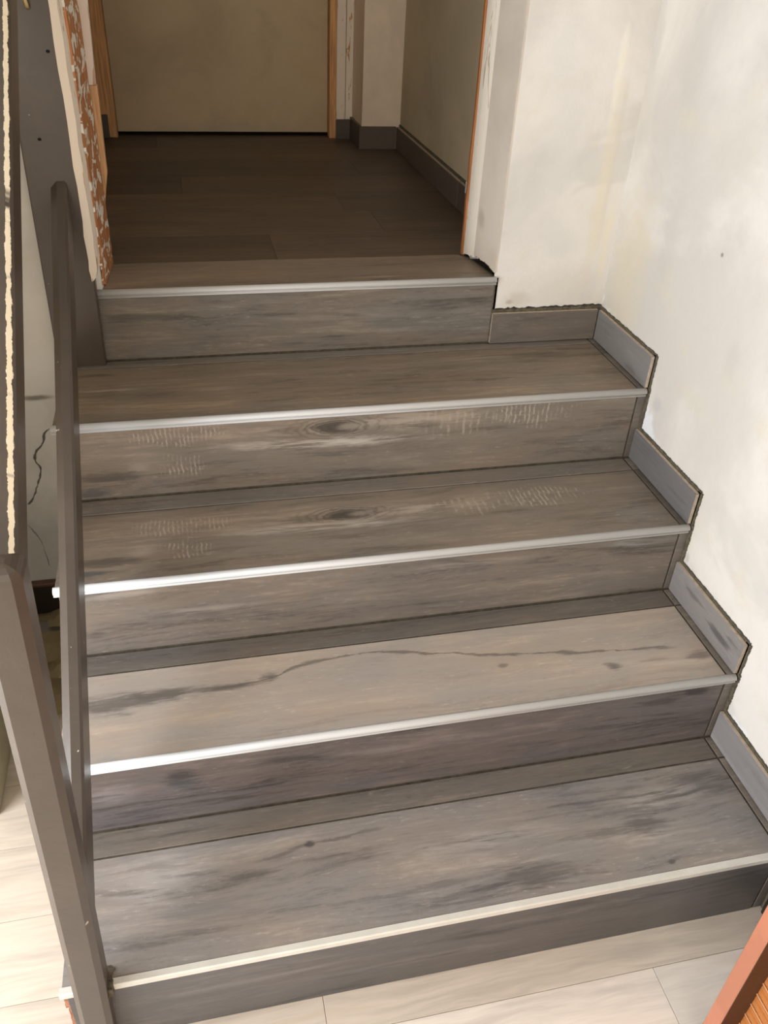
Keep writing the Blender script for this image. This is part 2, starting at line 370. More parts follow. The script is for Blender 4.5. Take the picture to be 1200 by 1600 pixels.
m_riser = {
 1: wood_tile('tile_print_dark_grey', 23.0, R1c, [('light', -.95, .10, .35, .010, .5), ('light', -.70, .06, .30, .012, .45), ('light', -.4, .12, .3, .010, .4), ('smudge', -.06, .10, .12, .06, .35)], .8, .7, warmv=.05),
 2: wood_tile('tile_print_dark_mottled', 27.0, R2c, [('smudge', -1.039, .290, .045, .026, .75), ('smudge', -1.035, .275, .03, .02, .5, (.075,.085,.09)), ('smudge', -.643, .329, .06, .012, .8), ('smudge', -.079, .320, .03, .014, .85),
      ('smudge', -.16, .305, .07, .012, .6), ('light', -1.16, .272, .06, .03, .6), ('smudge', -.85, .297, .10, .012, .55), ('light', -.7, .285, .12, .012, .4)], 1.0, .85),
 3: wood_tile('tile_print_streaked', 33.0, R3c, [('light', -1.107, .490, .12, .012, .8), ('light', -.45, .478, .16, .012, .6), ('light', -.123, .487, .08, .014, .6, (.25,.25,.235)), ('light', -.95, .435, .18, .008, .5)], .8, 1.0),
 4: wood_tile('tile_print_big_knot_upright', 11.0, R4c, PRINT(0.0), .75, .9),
 5: wood_tile('tile_print_slate_streaks', 41.0, R5c, [('light', -1.09, .826, .03, .010, .7), ('light', -.891, .800, .05, .008, .5), ('smudge', -1.05, .785, .12, .012, .5), ('light', -.6, .77, .2, .01, .4)], .85, 1.1)}
m_strip = wood_tile('tile_print_strip', 47.0, (.165,.148,.130), [], .7, 1.0, True)
m_skirt = wood_tile('tile_print_skirting', 53.0, (.215,.206,.204), [('smudge', .325, .385, .045, .012, .75), ('smudge', .30, .405, .03, .006, .6), ('smudge', .43, .40, .05, .008, .5), ('smudge', .86, .70, .04, .010, .4), ('smudge', .58, .55, .05, .008, .35)], .7, .5, True, .03)
m_skirt_dark = wood_tile('tile_print_skirting_brown', 57.0, (.150,.132,.115), [], .8, .8, True)
m_hallskirt = wood_tile('tile_print_hall_skirting', 59.0, (.105,.088,.073), [], .5, .6, True)
m_halltile = wood_tile('tile_print_hall_floor', 61.0, (.105,.080,.060), [], .75, .9, True)
m_biscuit = speckled('tile_biscuit_edge', (.40,.32,.24), (.52,.43,.33), 90, .8, .2)
m_grout = speckled('grout', (.055,.046,.031), (.095,.081,.057), 60, .9, .5)
m_mortar = speckled('mortar', (.075,.064,.042), (.14,.12,.085), 120, .95, .9)
m_brick = speckled('terracotta_rubble', (.30,.10,.05), (.45,.22,.13), 60, .9, .8)
s = NT('brushed_aluminium'); U, V = s.uv()
nn = s.noise(s.xyz(s.m('MULTIPLY', U, 3.0), s.m('MULTIPLY', V, 900.0), 0.0), 1.0, 3)
m_alu = s.out(s.mix(nn, (.50,.50,.495), (.64,.64,.63)), s.m('MULTIPLY_ADD', nn, .10, .52), 0.22)
s = NT('ivory_nosing'); nn = s.noise(s.n.new('ShaderNodeTexCoord').outputs['Object'], 30, 4)
m_nose1 = s.out(s.mix(nn, (.58,.56,.50), (.72,.71,.66)), .45, 0.15)

m_wall_r = plaster('plaster_right_wall', (.785,.755,.702),
    [(.98,.82,.10,.30,.6,(.72,.65,.50)), (.84,.98,.05,.14,.55,(.60,.58,.53)), (.62,.74,.12,.03,.5,(.66,.62,.52)), (.70,1.2,.16,.12,.45,(.64,.61,.54)), (.90,1.28,.05,.10,.5,(.60,.58,.53)), (.55,.86,.03,.05,.4,(.55,.53,.47)),
     (.30,.29,.015,.03,.8,(.45,.42,.38)), (.335,.325,.006,.012,.9,(.32,.30,.27)), (.255,.245,.008,.015,.9,(.35,.33,.30)), (.50,.44,.010,.020,.6,(.5,.47,.42)), (.78,.62,.006,.01,.8,(.45,.42,.38)), (.66,1.02,.006,.006,.9,(.25,.22,.2)), (.74,.67,.02,.02,.5,(.5,.5,.5))],
    [], .45, 3.0, (0.62, 0.12))
m_wall_b = plaster('plaster_doorway_wall', (.725,.70,.655),
    [(-.062,1.25,.012,.13,.8,(.80,.77,.68)), (-.040,1.10,.010,.22,.7,(.60,.58,.54)), (-.020,.92,.012,.16,.6,(.76,.70,.55)), (-.14,.92,.06,.05,.5,(.62,.61,.58)), (-.24,1.0,.02,.10,.4,(.64,.62,.60)), (-.235,.785,.012,.008,.8,(.40,.34,.26)), (-.19,1.30,.05,.10,.4,(.64,.63,.62)), (-.10,.80,.10,.08,.5,(.66,.62,.54)), (-.22,.79,.04,.03,.6,(.55,.50,.42)), (-.05,1.05,.025,.28,.55,(.72,.64,.50)), (-.16,1.15,.06,.22,.4,(.66,.645,.62)), (-1.30,.61,.05,.008,.9,(.22,.20,.17)), (-1.28,.75,.08,.10,.3,(.60,.58,.52)),  # first entry: light along a plaster ridge, painted as a pale band
     (-1.36,.20,.14,.18,.55,(.42,.43,.37))],  # shade low in the alcove, painted as a darker patch
    [([(-1.366,.335),(-1.350,.360),(-1.332,.398),(-1.322,.430),(-1.330,.455),(-1.304,.500),(-1.298,.520),(-1.282,.533)], .0030, .95, (.10,.085,.06)),
     ([(-1.350,.150),(-1.352,.180),(-1.360,.238),(-1.385,.285)], .0014, .7, (.20,.18,.14))], .5, 9.0)
m_wall_plain = plaster('plaster_plain', (.76,.73,.67), [], [], .2, 15.0)
m_hall_wall = plaster('hall_wall_greige', (.56,.475,.33), [], [], .15, 21.0)
m_hall_white = plaster('hall_wall_pinkish', (.88,.74,.60), [], [], .25, 27.0)
m_ceil = plaster('ceiling_white', (.80,.78,.74), [], [], .1, 33.0)
m_paint = paint('taupe_gloss_paint', (.068,.051,.038), (.46,.40,.34), .745, .34)
m_paint_rail = paint('taupe_gloss_paint_flaking', (.068,.051,.038), (.85,.75,.56), .6, .34, (0.0, .0030))
m_hole = NT('dark_hole').out((.008,.007,.006), .9)
m_brass = NT('dull_brass').out((.55,.42,.22), .4, .7)
m_orange = flaky('stripped_orange_wood', (.46,.20,.08), (.78,.74,.65), .525, 1.0, (22.0, 34.0))
m_orange2 = flaky('bare_orange_lath', (.62,.36,.18), (.70,.60,.50), .66, 5.0, (40.0, 6.0))
m_pinkpaint = flaky('pinkish_painted_lath', (.55,.35,.22), (.72,.61,.53), .40, 6.0, (40.0, 8.0))
m_orange3 = flaky('bare_orange_post', (.72,.39,.18), (.80,.66,.52), .75, 8.0, (30.0, 5.0))
m_white_flaky = flaky('white_flaky_casing', (.60,.34,.17), (.86,.77,.66), .36, 11.0, (60.0, 10.0))
m_cream = flaky('cream_painted_jamb', (.66,.58,.46), (.82,.76,.66), .36, 14.0, (30.0, 6.0))
m_reveal = plaster('plaster_reveal', (.68,.61,.53), [(1.15,.95,.02,.03,.6,(.42,.37,.31))], [], .4, 38.0)
m_rawedge = flaky('raw_orange_edge', (.36,.14,.05), (.70,.58,.42), .74, 17.0, (50.0, 20.0))
m_door = plaster('beige_door_paint', (.58,.455,.295), [(-.78,.86,.40,.035,.4,(.42,.39,.30))], [], .08, 44.0, None, .5)
m_void = NT('void').out((.01,.009,.008), .9)
m_floor = [plank_mat('oak_laminate_a', (.68,.585,.485), 1.0), plank_mat('oak_laminate_b', (.78,.70,.62), 4.0), plank_mat('oak_laminate_c', (.62,.54,.45), 7.0), plank_mat('oak_laminate_d', (.70,.645,.58), 9.0)]
m_joint = NT('plank_joint').out((.18,.14,.10), .8)
m_terra = paint('terracotta_gloss_paint', (.46,.175,.10), None, .7, .38)
m_louvre = flaky('orange_louvre_wood', (.34,.105,.020), (.44,.16,.04), .50, 21.0, (6.0, 60.0))
m_slatlip = NT('lit_slat_lip').out((.50,.27,.13), .5)  # light caught by each slat's edge, painted as a paler lip
m_oldskirt = paint('dark_brown_skirting_paint', (.022,.013,.009), None, .7, .45)
m_skirt_edge = paint('lit_skirting_edge', (.12,.055,.03), None, .7, .5)  # top edge catching light, painted browner than the board
m_khaki = speckled('khaki_paper', (.30,.235,.125), (.37,.29,.16), 14, .8, .3)
m_olive = paint('pale_olive_board', (.64,.59,.43), None, .7, .5)
m_white = NT('white_plastic').out((.75,.74,.70), .4)

# ------------------------------------------------------------------ room shell
def jag(a, b, n, amp, f=lambda t: 0.0):
    """n+1 points from a to b (2-D) jittered across the run"""
    d = (b[0]-a[0], b[1]-a[1]); L = math.hypot(*d); nx, ny = -d[1]/L, d[0]/L
    return [(a[0]+d[0]*i/n + nx*rnd.uniform(-amp, amp), a[1]+d[1]*i/n + ny*rnd.uniform(-amp, amp)) for i in range(n+1)]

struct(obj('wall_right', MB().box((0,-2.7,-.05), (.14, 1.25, CEIL)), m_wall_r))
# wall with the doorway
mb = MB()
mb.prism([(-2.25,YW,-.05), (-1.128,YW,-.05), (-1.114,1.228,-.05), (-2.25,1.228,-.05)], (0,0,CEIL+.05))
struct(obj('wall_back', mb, m_wall_b))
# right of the doorway: front face with a ragged foot, then the splayed reveal
def back_right():
    mb = MB()
    mb.box((-.2785, YW, .0), (.004, 1.20, .766))
    foot = jag((-.2790, .772), (.004, .772), 40, .0025)
    top = [(x, CEIL) for x, _ in foot]
    n = len(foot)
    vs = [(x, YW, z) for x, z in foot] + [(x, YW, z) for x, z in top] + [(x if i else -.296, 1.20, z) for i, (x, z) in enumerate(foot)] + [(x if i else -.296, 1.20, z) for i, (x, z) in enumerate(top)]
    fs = []
    for i in range(n - 1):
        fs += [[i, i+1, n+i+1, n+i], [2*n+i+1, 2*n+i, 3*n+i, 3*n+i+1], [i+1, i, 2*n+i, 2*n+i+1], [n+i, n+i+1, 3*n+i+1, 3*n+i]]
    fs += [[n-1, 3*n-1, 4*n-1, 2*n-1]]
    mb.add(vs, fs)
    return mb
wb = struct(obj('wall_back_pier', back_right(), m_wall_b))
struct(obj('wall_back_header', MB().box((-1.13, YW, 2.92), (-.26, 1.225, CEIL)), m_wall_b))
struct(obj('wall_left', MB().box((-2.25,-2.7,-.05), (-2.37,-1.12,CEIL)).box((-2.25,.28,-.05), (-2.37,1.2,CEIL)).box((-2.25,-1.12,1.85), (-2.37,.28,CEIL)).box((-2.25,-1.12,-.05), (-2.37,.28,.15)), m_wall_plain))
struct(obj('wall_front', MB().box((-2.37,-2.7,-.05), (-2.15,-2.82,CEIL)).box((-.75,-2.7,-.05), (.14,-2.82,CEIL)).box((-2.15,-2.7,2.2), (-.75,-2.82,CEIL)).box((-2.15,-2.7,-.05), (-.75,-2.82,.7)), m_wall_plain))  # opening added for the unseen fill lamp
struct(obj('ceiling', MB().box((-2.37,-2.82,CEIL), (.14,2.8,CEIL+.1)), m_ceil))
# hall beyond the doorway
struct(obj('wall_hall_right', MB().box((-.19,1.2,.84), (-.02,2.75,CEIL)), m_hall_wall))
struct(obj('wall_hall_left', MB().box((-1.40,1.229,.84), (-1.255,2.75,CEIL)), m_hall_wall))
hb = MB().box((-1.30,2.60,.84), (-1.155,2.75,CEIL)).box((-.40,2.562,.84), (-.19,2.75,CEIL)).box((-1.155,2.60,2.9), (-.40,2.75,CEIL))
struct(obj('wall_hall_back', hb, m_hall_wall))
struct(obj('wall_hall_boxing', MB().box((-.327,2.38,.84), (-.19,2.565,CEIL)), m_hall_white, None, .002))
struct(obj('wall_hall_void', MB().box((-1.3,2.75,.8), (-.02,2.82,CEIL)), m_void))

# lower floor of oak laminate planks, each its own piece
floor = struct(obj('floor', MB().box((-2.25,-2.7,-.06), (0,1.067,-.0025)), m_joint))
PW, PL = .150, 1.2
for r in range(-18, 8):
    y0 = -.068 + r*PW; y1 = y0 + PW
    x = -.838 if r % 2 == 0 else -.261
    if r % 4 == 2: x += .4
    if r % 4 == 1: x -= .33
    x -= 3*PL
    while x < 0:
        a, b = max(x, -2.25), min(x + PL, 0.0); x += PL
        if b - a < .02 or (y0 > .05 and a > -1.2): continue
        if y0 > .05: b = min(b, -1.15)
        if b - a < .02: continue
        obj('floor_plank', MB().box((a+.0004, y0+.0004, -.009), (b-.0004, min(y1, 1.066)-.0004, 0)), m_floor[rnd.randrange(4)] if not (r in (-1, 0)) else (m_floor[2] if r == 0 else m_floor[3 if a > -.3 else 1]), floor, .0005)
# hall floor tiles
fh = struct(obj('floor_hall', MB().box((-1.1275,YW,-.05), (-.268,1.22,.8437)).box((-1.30,1.22,.0), (-.02,2.76,.8450)), m_grout))
row = 0; y = 1.2285
while y < 2.75:
    x = -1.30 - [0.35, .72, .12, .55, .9, .25, .62, .0][row % 8]
    if row == 1: x = -.453 - .9*1
    while x < -.03:
        a, b = max(x, -1.255), min(x + .9, -.18); x += .9
        if b - a < .02: continue
        obj('floor_tile', MB().box((a+.0004, y+.0004, .838), (b-.0004, min(y+.195, 2.75)-.0004, .8457)), m_halltile, fh, .0005)
    y += .195; row += 1

# ------------------------------------------------------------------ hall trim and door
d1 = struct(empty('door_1', (-.78, 2.60, .8457)))
obj('door_leaf', MB().box((-1.150,2.600,.8580), (-.410,2.636,2.88)), m_door, d1, .0015)
obj('door_post', MB().box((-1.255,2.560,.8457), (-1.150,2.598,2.92)), m_orange3, d1, .002)
obj('door_post', MB().box((-.410,2.556,.8457), (-.3865,2.598,2.92)), m_orange3, d1, .002)
obj('door_head', MB().box((-1.150,2.565,2.885), (-.410,2.598,2.93)), m_orange3, d1, .002)
obj('door_casing', MB().box((-.3865,2.552,.8457+.060), (-.355,2.575,2.92)).box((-.3525,2.555,.8457+.060), (-.3275,2.575,2.92)), m_white_flaky, d1, .0015)
# left jamb of the doorway: stripped board on the reveal and a lath sawn off above the floor
tl = struct(empty('trim_1', (-1.12, 1.15, .8457)))
def jamb_left():
    mb = MB(); n = 46; z0, z1 = .8465, 2.92
    rows = []
    for i in range(n + 1):
        t = i / n; z = z0 + (z1 - z0)*t**1.5; e = .006*t + rnd.uniform(-.0012, .0012)
        yb = 1.076 + rnd.uniform(-.002, .003) + max(0, .012 - t*1.2)
        rows.append([(-1.1265+e, yb, z), (-1.1220+e, yb + .004, z), (-1.117+e+.004, 1.235, z), (-1.130+e, 1.237, z), (-1.135+e, 1.15, z)])
    mb.loft(rows); return mb
obj('jamb_board', jamb_left(), m_orange, tl)
mb = MB(); n = 40; rows = []
for i in range(n + 1):
    t = i/n; z = .873 + (2.92-.873)*t**1.5; e = .005*t
    w = .0115 + rnd.uniform(-.0014, .0014) - max(0, .01*(.04 - t)/.04)
    l = -.0035 + rnd.uniform(-.0014, .0014)
    rows.append([(-1.1410+e+l, YW-.0255, z), (-1.1410+e+w, YW-.0255, z), (-1.1410+e+w+.005, YW+.012, z), (-1.1410+e+l, YW+.012, z)])
mb.loft(rows)
obj('plaster_edge', mb, m_white_flaky, tl)
obj('jamb_lath', MB().prism([(-1.145,1.24,.915), (-1.117,1.24,.955), (-1.1005,1.24,1.035), (-1.097,1.24,1.20), (-1.145,1.24,1.20)], (0,.022,0)), m_orange2, tl, .001)
obj('jamb_lath', MB().prism([(-1.145,1.24,1.2005), (-1.0995,1.24,1.2005), (-1.093,1.24,1.36), (-1.060,1.24,2.9), (-1.145,1.24,2.9)], (0,.022,0)), m_pinkpaint, tl, .001)
# right jamb: plaster reveal, cream wooden frame, raw edge
tr = struct(empty('trim_2', (-.29, 1.15, .8457)))
def strip_v(pts, foot, z1, th=.006, n=4):
    """vertical slab over plan polyline pts with foot heights"""
    mb = MB(); k = len(pts)
    fr = [(x, y, f) for (x, y), f in zip(pts, foot)]; to = [(x, y, z1) for (x, y) in pts]
    bk = [(x+th, y+.002, f) for (x, y), f in zip(pts, foot)]; bt = [(x+th, y+.002, z1) for (x, y) in pts]
    vs = fr + to + bk + bt; fs = []
    for i in range(k-1):
        fs += [[i, i+1, k+i+1, k+i], [2*k+i+1, 2*k+i, 3*k+i, 3*k+i+1], [i+1, i, 2*k+i, 2*k+i+1], [k+i, k+i+1, 3*k+i+1, 3*k+i]]
    fs += [[0, k, 3*k, 2*k], [k-1, 3*k-1, 4*k-1, 2*k-1]]
    mb.add(vs, fs); return mb
def lerp(a, b, t): return tuple(p + (q-p)*t for p, q in zip(a, b))
A, B2, Cc = (-.2785, 1.0655), (-.2975, 1.168), (-.3055, 1.222)
pl = [lerp(A, B2, i/16) for i in range(17)]
obj('plaster_reveal', strip_v(pl, [.853 + .010*min(1, i/5) + rnd.uniform(-.003, .003) for i in range(17)], 2.92), m_reveal, tr)
pc = [lerp(B2, Cc, i/10) for i in range(11)]
pc = [(x - .003*math.sin(math.pi*i/10), y) for i, (x, y) in enumerate(pc)]
obj('jamb_frame', strip_v(pc, [.860 - .010*(i/10) + rnd.uniform(-.0025, .0025) for i in range(11)], 2.92, .02), m_cream, tr)
mb = MB(); rows = []
for i in range(31):
    z = .8475 + 2.07*(i/30)**1.4; w = .0032 + rnd.uniform(-.0008, .0008)
    rows.append([(-.3062-w, 1.224, z), (-.3035, 1.221, z), (-.285, 1.232, z), (-.3062-w, 1.234, z)])
mb.loft(rows)
obj('raw_edge', mb, m_rawedge, tr)
obj('mortar_gap', MB().prism([(-.282,1.0665,.846), (-.2765,1.0665,.846), (-.290,1.17,.846), (-.304,1.222,.846), (-.315,1.222,.846), (-.296,1.19,.846)], (0,0,.0012)), m_mortar, tr)
obj('strike_plate', MB().box((-.206,1.530,.905), (-.1985,1.556,.935)), m_white, tr, .001)

# hall skirting tiles with pale cut edges
def skirt_tile(mb, a, b): return mb.box(a, b)
bh = struct(obj('baseboard_hall', MB().box((-.1945,1.235,.8457), (-.189,2.38,.925)), m_mortar))
def edge_tile(name, a, b, face, parent, mat, edge=m_biscuit):
    """skirting tile: printed face, pale biscuit on its cut top and ends"""
    mb = MB(); mb.box(a, b)
    fi = {'-x': 5, '-y': 2, '+x': 3}[face]
    mb.m = [1]*6; mb.m[fi] = 0
    return obj(name, mb, [mat, edge], parent, .0009)
ys = [1.24, 1.62, 2.371]
for i in range(2): edge_tile('skirting_tile', (-.2055, ys[i]+.0008, .8462), (-.1945, ys[i+1]-.0008, .9190), '-x', bh, m_hallskirt)
edge_tile('skirting_tile', (-.3365,2.3705,.8462), (-.2065,2.3800,.9195), '-y', bh, m_hallskirt, m_hallskirt)
edge_tile('skirting_tile', (-.3365,2.3808,.8462), (-.3275,2.5510,.9195), '-x', bh, m_hallskirt, m_hallskirt)
edge_tile('skirting_tile', (-.3860,2.5420,.8462), (-.3368,2.5515,.9110), '-y', bh, m_hallskirt, m_mortar)
edge_tile('skirting_tile', (-1.2545,2.549,.8462), (-1.1760,2.5595,.9200), '-y', bh, m_hallskirt, m_mortar)

# ------------------------------------------------------------------ the staircase
stair = tag(empty('staircase', (-.615, .52, 0)), 'five-step staircase clad in dark grey wood-look tiles with pale metal nosings', 'staircase')
core = MB()
poly = []
for k in range(1, 5):
    poly += [(Ys[k]+RR+.0018, Zs[k-1] - (.002 if k > 1 else 0)), (Ys[k]+RR+.0018, Zs[k]-.0018)]
poly += [(Ys[5]-.002, Zs[4]-.0018), (Ys[5]-.002, 0.0)]
core.prism([(-1.2215, y, z) for y, z in poly], (1.2210, 0, 0))
obj('stair_core', core, m_grout, stair)
mb = MB()
for i in range(14):
    z = .012 + i*.0115; mb.box((-1.2295 + rnd.uniform(-.002, .003), .001 + rnd.uniform(0, .004), z), (-1.2205, .05, z + .0115))
obj('brick_edge', mb, m_brick, stair)
G = .0021
for k in range(1, 6):
    zt, zb = Zs[k], Zs[k-1]; yf = Ys[k] + RR
    xl = -1.2225 if k < 5 else -1.150
    xr = -SK - G if k < 5 else -.2768
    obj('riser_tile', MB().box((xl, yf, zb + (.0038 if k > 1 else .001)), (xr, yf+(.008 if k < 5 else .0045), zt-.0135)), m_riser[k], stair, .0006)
    if k < 5: obj('riser_strip', MB().box((-SK + G, yf, zb+.0025), (-.0045, yf+.008, zt-.003)), m_strip, stair, .0006)
    if k < 5:
        yr = Ys[k+1] + RR - .0022
        ys_ = Ys[k+1] + RR - (SS if k < 4 else .033)
        obj('tread_tile', MB().box((-1.2265, Ys[k]+.0008, zt-.008), (-SK - G, ys_ - G, zt)), m_tread[k], stair, .0006)
        obj('tread_strip', MB().box((-1.2265, ys_ + G, zt-.008), (-SK - G, yr, zt)), m_strip, stair, .0006)
        obj('edge_strip', MB().box((-SK + G, Ys[k]+.0008, zt-.008), (-.0045, ys_ - G, zt)), m_strip, stair, .0006)
        obj('edge_strip', MB().box((-SK + G, ys_ + G, zt-.008), (-.0045, yr, zt)), m_strip, stair, .0006)
obj('grout_bed', MB().box((-1.140, Ys[5]-.0018, Zs[4]-.003), (-.2772, YW-.0002, Zs[4]+.006)), m_grout, stair)
obj('grout_bed', MB().box((-.2782, Ys[5]-.0040, Zs[4]+.002), (-.2752, YW-.0002, Zs[5]-.014)), m_mortar, stair)
obj('threshold_tile', MB().prism([(-1.142,Ys[5]+.0008,.838), (-.2795,Ys[5]+.0008,.838), (-.287,1.128,.838), (-.292,1.185,.838), (-.312,1.2272,.838), (-1.1205,1.2272,.838), (-1.128,1.09,.838)], (0,0,.0077)), m_tread[5], fh, .0006)
# nosings: rounded aluminium profile with a groove and a lower lip
def nosing(k, x0, x1, sq=False):
    y, z = Ys[k], Zs[k]
    if sq: prof = [(0,-.002), (0,.0012), (-.0095,.0008), (-.0115,-.0010), (-.0115,-.0105), (-.0095,-.0125), (0,-.0125)]
    else:
        prof = [(0,-.003), (0,.0012), (-.003,.0020)]
        prof += [(-.0030 - .0085*math.sin(a), .0020 - .0088*(1-math.cos(a))) for a in [i*math.pi/2/6 for i in range(1, 7)]]
        prof += [(-.0104,-.0084), (-.0062,-.0088), (-.0060,-.0112), (-.0088,-.0116), (-.0094,-.0124), (-.0092,-.0146), (-.0080,-.0154), (-.002,-.0156)]
    mb = MB().prism([(x0, y+a, z+b) for a, b in prof], (x1-x0, 0, 0))
    L = [0.0]
    return obj('nosing', mb, m_nose1 if sq else m_alu, stair, 0, not sq, lambda c, n: (c.x, c.y + c.z))
for k in (2, 3, 4): nosing(k, WL, -.0085)
nosing(5, -1.1405, -.2755)
nosing(1, -1.1545, -.0085, True); nosing(1, WL, -1.2080, True)
for o in C.objects:
    if o.name.startswith('nosing'):
        for p in o.data.polygons:
            if abs(p.normal.x) > .9: p.use_smooth = False
# fresh mortar squeezed round the foot of the newel
mb = MB(); rows = []
for i in range(10):
    y = -.020 + i*.0042; w = .0045 + rnd.uniform(-.002, .003)
    rows.append([(-1.163, y, .166), (-1.1545+w-.003, y, .166), (-1.1555+w-.003, y, .182 + rnd.uniform(-.001, .003)), (-1.163, y, .184)])
mb.loft(rows); obj('mortar_patch', mb, m_mortar, stair)

# stepped skirting on the right wall: mortar bed and one cut tile per step
def mortar_bed():
    mb = MB()
    for k in range(1, 5):
        y0, y1 = Ys[k] - .004, Ys[k+1] + RR; z0, z1 = Zs[k], Zs[k] + HS
        top = jag((y0, z1 + .0048), (y1 + (.012 if k == 4 else .004), z1 + .0042), 60, .0011)
        bot = [(y, z0 - .002) for y, _ in top]; n = len(top)
        fr = jag((y0 - .0015, z0), (y0 - .0015, z1 + .003), 18, .0012)
        vs = [(-.0042, y, z) for y, z in top] + [(-.0042, y, z) for y, z in bot] + [(.001, y, z) for y, z in top]
        fs = []
        for i in range(n-1): fs += [[i, i+1, n+i+1, n+i], [i, 2*n+i, 2*n+i+1, i+1]]
        mb.add(vs, fs)
        m = len(fr); vs = [(-.0042, y - .002, z) for y, z in fr] + [(-.0042, y0 + .01, z) for y, z in fr] + [(.001, y - .002, z) for y, z in fr]
        fs = []
        for i in range(m-1): fs += [[i, m+i, m+i+1, i+1], [i, i+1, 2*m+i+1, 2*m+i]]
        mb.add(vs, fs)
        # joint between the riser end and the plaster
        rr = jag((Ys[k] - .010, Zs[k-1] + (.07 if k > 1 else 0.0)), (Ys[k] - .010, Zs[k] + .003), 30, .0013); m = len(rr)
        vs = [(-.0046, y, z) for y, z in rr] + [(-.0046, Ys[k] + .012, z) for y, z in rr] + [(.001, y, z) for y, z in rr]
        fs = []
        for i in range(m-1): fs += [[i, m+i, m+i+1, i+1], [i, i+1, 2*m+i+1, 2*m+i]]
        mb.add(vs, fs)
    return mb
br = struct(obj('baseboard_right', mortar_bed(), m_mortar))
for k in range(1, 5):
    y1 = Ys[k+1] + RR - (.0012 if k < 4 else .0095)
    edge_tile('skirting_tile', (-.0125, Ys[k]-.0015, Zs[k]+.0018), (-.0042, y1, Zs[k]+HS), '-x', br, m_skirt)
mb = MB(); top = jag((-.276, Zs[4]+HS+.006), (-.004, Zs[4]+HS+.006), 60, .0014); n = len(top)
mb.add([(x, Ys[5]+RR-.0005, z) for x, z in top] + [(x, Ys[5]+RR-.0005, Zs[4]) for x, z in top] + [(x, YW+.002, z) for x, z in top],
       [f for i in range(n-1) for f in ([i, n+i, n+i+1, i+1], [i, i+1, 2*n+i+1, 2*n+i])])
bb = struct(obj('baseboard_back', mb, m_mortar))
edge_tile('skirting_tile', (-.2760, Ys[5]+RR-.0090, Zs[4]+.0018), (-.0130, Ys[5]+RR-.0005, Zs[4]+HS), '-y', bb, m_skirt_dark)
# dark strip standing in for the dark gap at the right wall's foot
struct(obj('dark_strip_right_low', MB().box((-.012,-2.7,0), (0,-.012,.11)), m_oldskirt, None, .002))
# old skirting at the foot of the left part of the doorway wall
bl = struct(obj('baseboard_left', MB().box((-2.25, YW-.016, 0), (-1.2305, YW, .100)), m_oldskirt))
obj('skirting_cap', MB().box((-2.25, YW-.019, .1002), (-1.2305, YW, .110)), m_skirt_edge, bl, .002)

# ------------------------------------------------------------------ banister
ban = tag(empty('banister', (-1.19, .5, 0)), 'taupe-painted wooden banister with flaking handrail on the open left side of the stairs', 'banister')
xl, xr, yf, yb, c, tx, ty, c2 = -1.2052, -1.1597, -.0332, .0086, .0073, .0428, -.0134, .0082
def newel_ring(z, inset=0.0):
    dx, dy = tx*(z-.18), ty*(z-.18); a, b, p, q = xl+inset+dx, xr-inset+dx, yf+inset+dy, yb-inset+dy
    cc, c3 = max(.001, c-inset*.5), max(.001, c2-inset*.5)
    return [(a, p+cc, z), (a+c3, p, z), (b-c3, p, z), (b, p+cc, z), (b, q-.003, z), (b-.003, q, z), (a+.003, q, z), (a, q-.003, z)]
rows = [newel_ring(z) for z in (0.0005, .18, .4, .6, .8, .97)] + [newel_ring(.97 + .016*math.sin(a), .016*(1-math.cos(a))) for a in (math.pi/8, math.pi/4, 3*math.pi/8, math.pi/2*.98)]
obj('newel_post', MB().loft(rows), m_paint, ban)
# wall post standing on the fourth tread
def wp(z):
    t = .017*(z-.69)
    a, b, p, q = -1.2375+t, -1.1405+t, 1.0430, YW-.0005
    return [(a, p+.003, z), (a+.003, p, z), (b-.003, p, z), (b, p+.003, z), (b, q, z), (a, q, z)]
wpost = obj('wall_post', MB().loft([wp(z) for z in (.6888, 1.0, 1.4, 2.1)]), m_paint, ban)
for (x, z) in ((-1.156, 1.281), (-1.195, 1.139)):
    mb = MB(); mb.prism([(x + .0036*math.cos(a), 1.0432, z + .0028*math.sin(a)) for a in [i*math.pi/4 for i in range(8)]], (0, -.0008, 0))
    obj('screw_hole', mb, m_hole, wpost)
mb = MB(); mb.loft([[(-1.180 + .0035*math.cos(a) + x, 1.0425 - y + .0035*math.sin(a)*.4, z + .0035*math.sin(a)) for a in [i*math.pi/3 for i in range(6)]] for x, y, z in ((0,0,1.40), (.0, .008, 1.385), (.001,.012,1.365), (.003,.010,1.350), (.004,.005,1.346))])
obj('hook', mb, m_brass, wpost, 0, True)
# sloping rails: section in (x, z), from y=0 to y=1.045
def rail(name, sec, x0, x1, zA, zB, y0, y1, mat, uvr=None):
    f = lambda y: (x0 + (x1-x0)*y/1.045, zA + (zB-zA)*y/1.045)
    N = 14; rows = []
    for i in range(N+1):
        y = y0 + (y1-y0)*i/N; cx, cz = f(y)
        rows.append([(cx+a, y, cz+b) for a, b in sec])
    def uvf(co, n):
        cx, cz = f(co.y); return (co.y*1.2, (co.x - cx) - (uvr or 0.0))
    return obj(name, MB().loft(rows), mat, ban, 0, False, uvf)
w, c_, h, cc = .0296, .0122, .0764, .004
rail('lower_rail', [(-w/2,-c_), (-w/2+c_,0), (w/2-cc,0), (w/2,-cc), (w/2,-h+cc), (w/2-cc,-h), (-w/2+cc,-h), (-w/2,-h+cc)], -1.1738, -1.1756, .3806, 1.0676, .006, 1.0432, m_paint)
w, c_, h = .0513, .0085, .0654
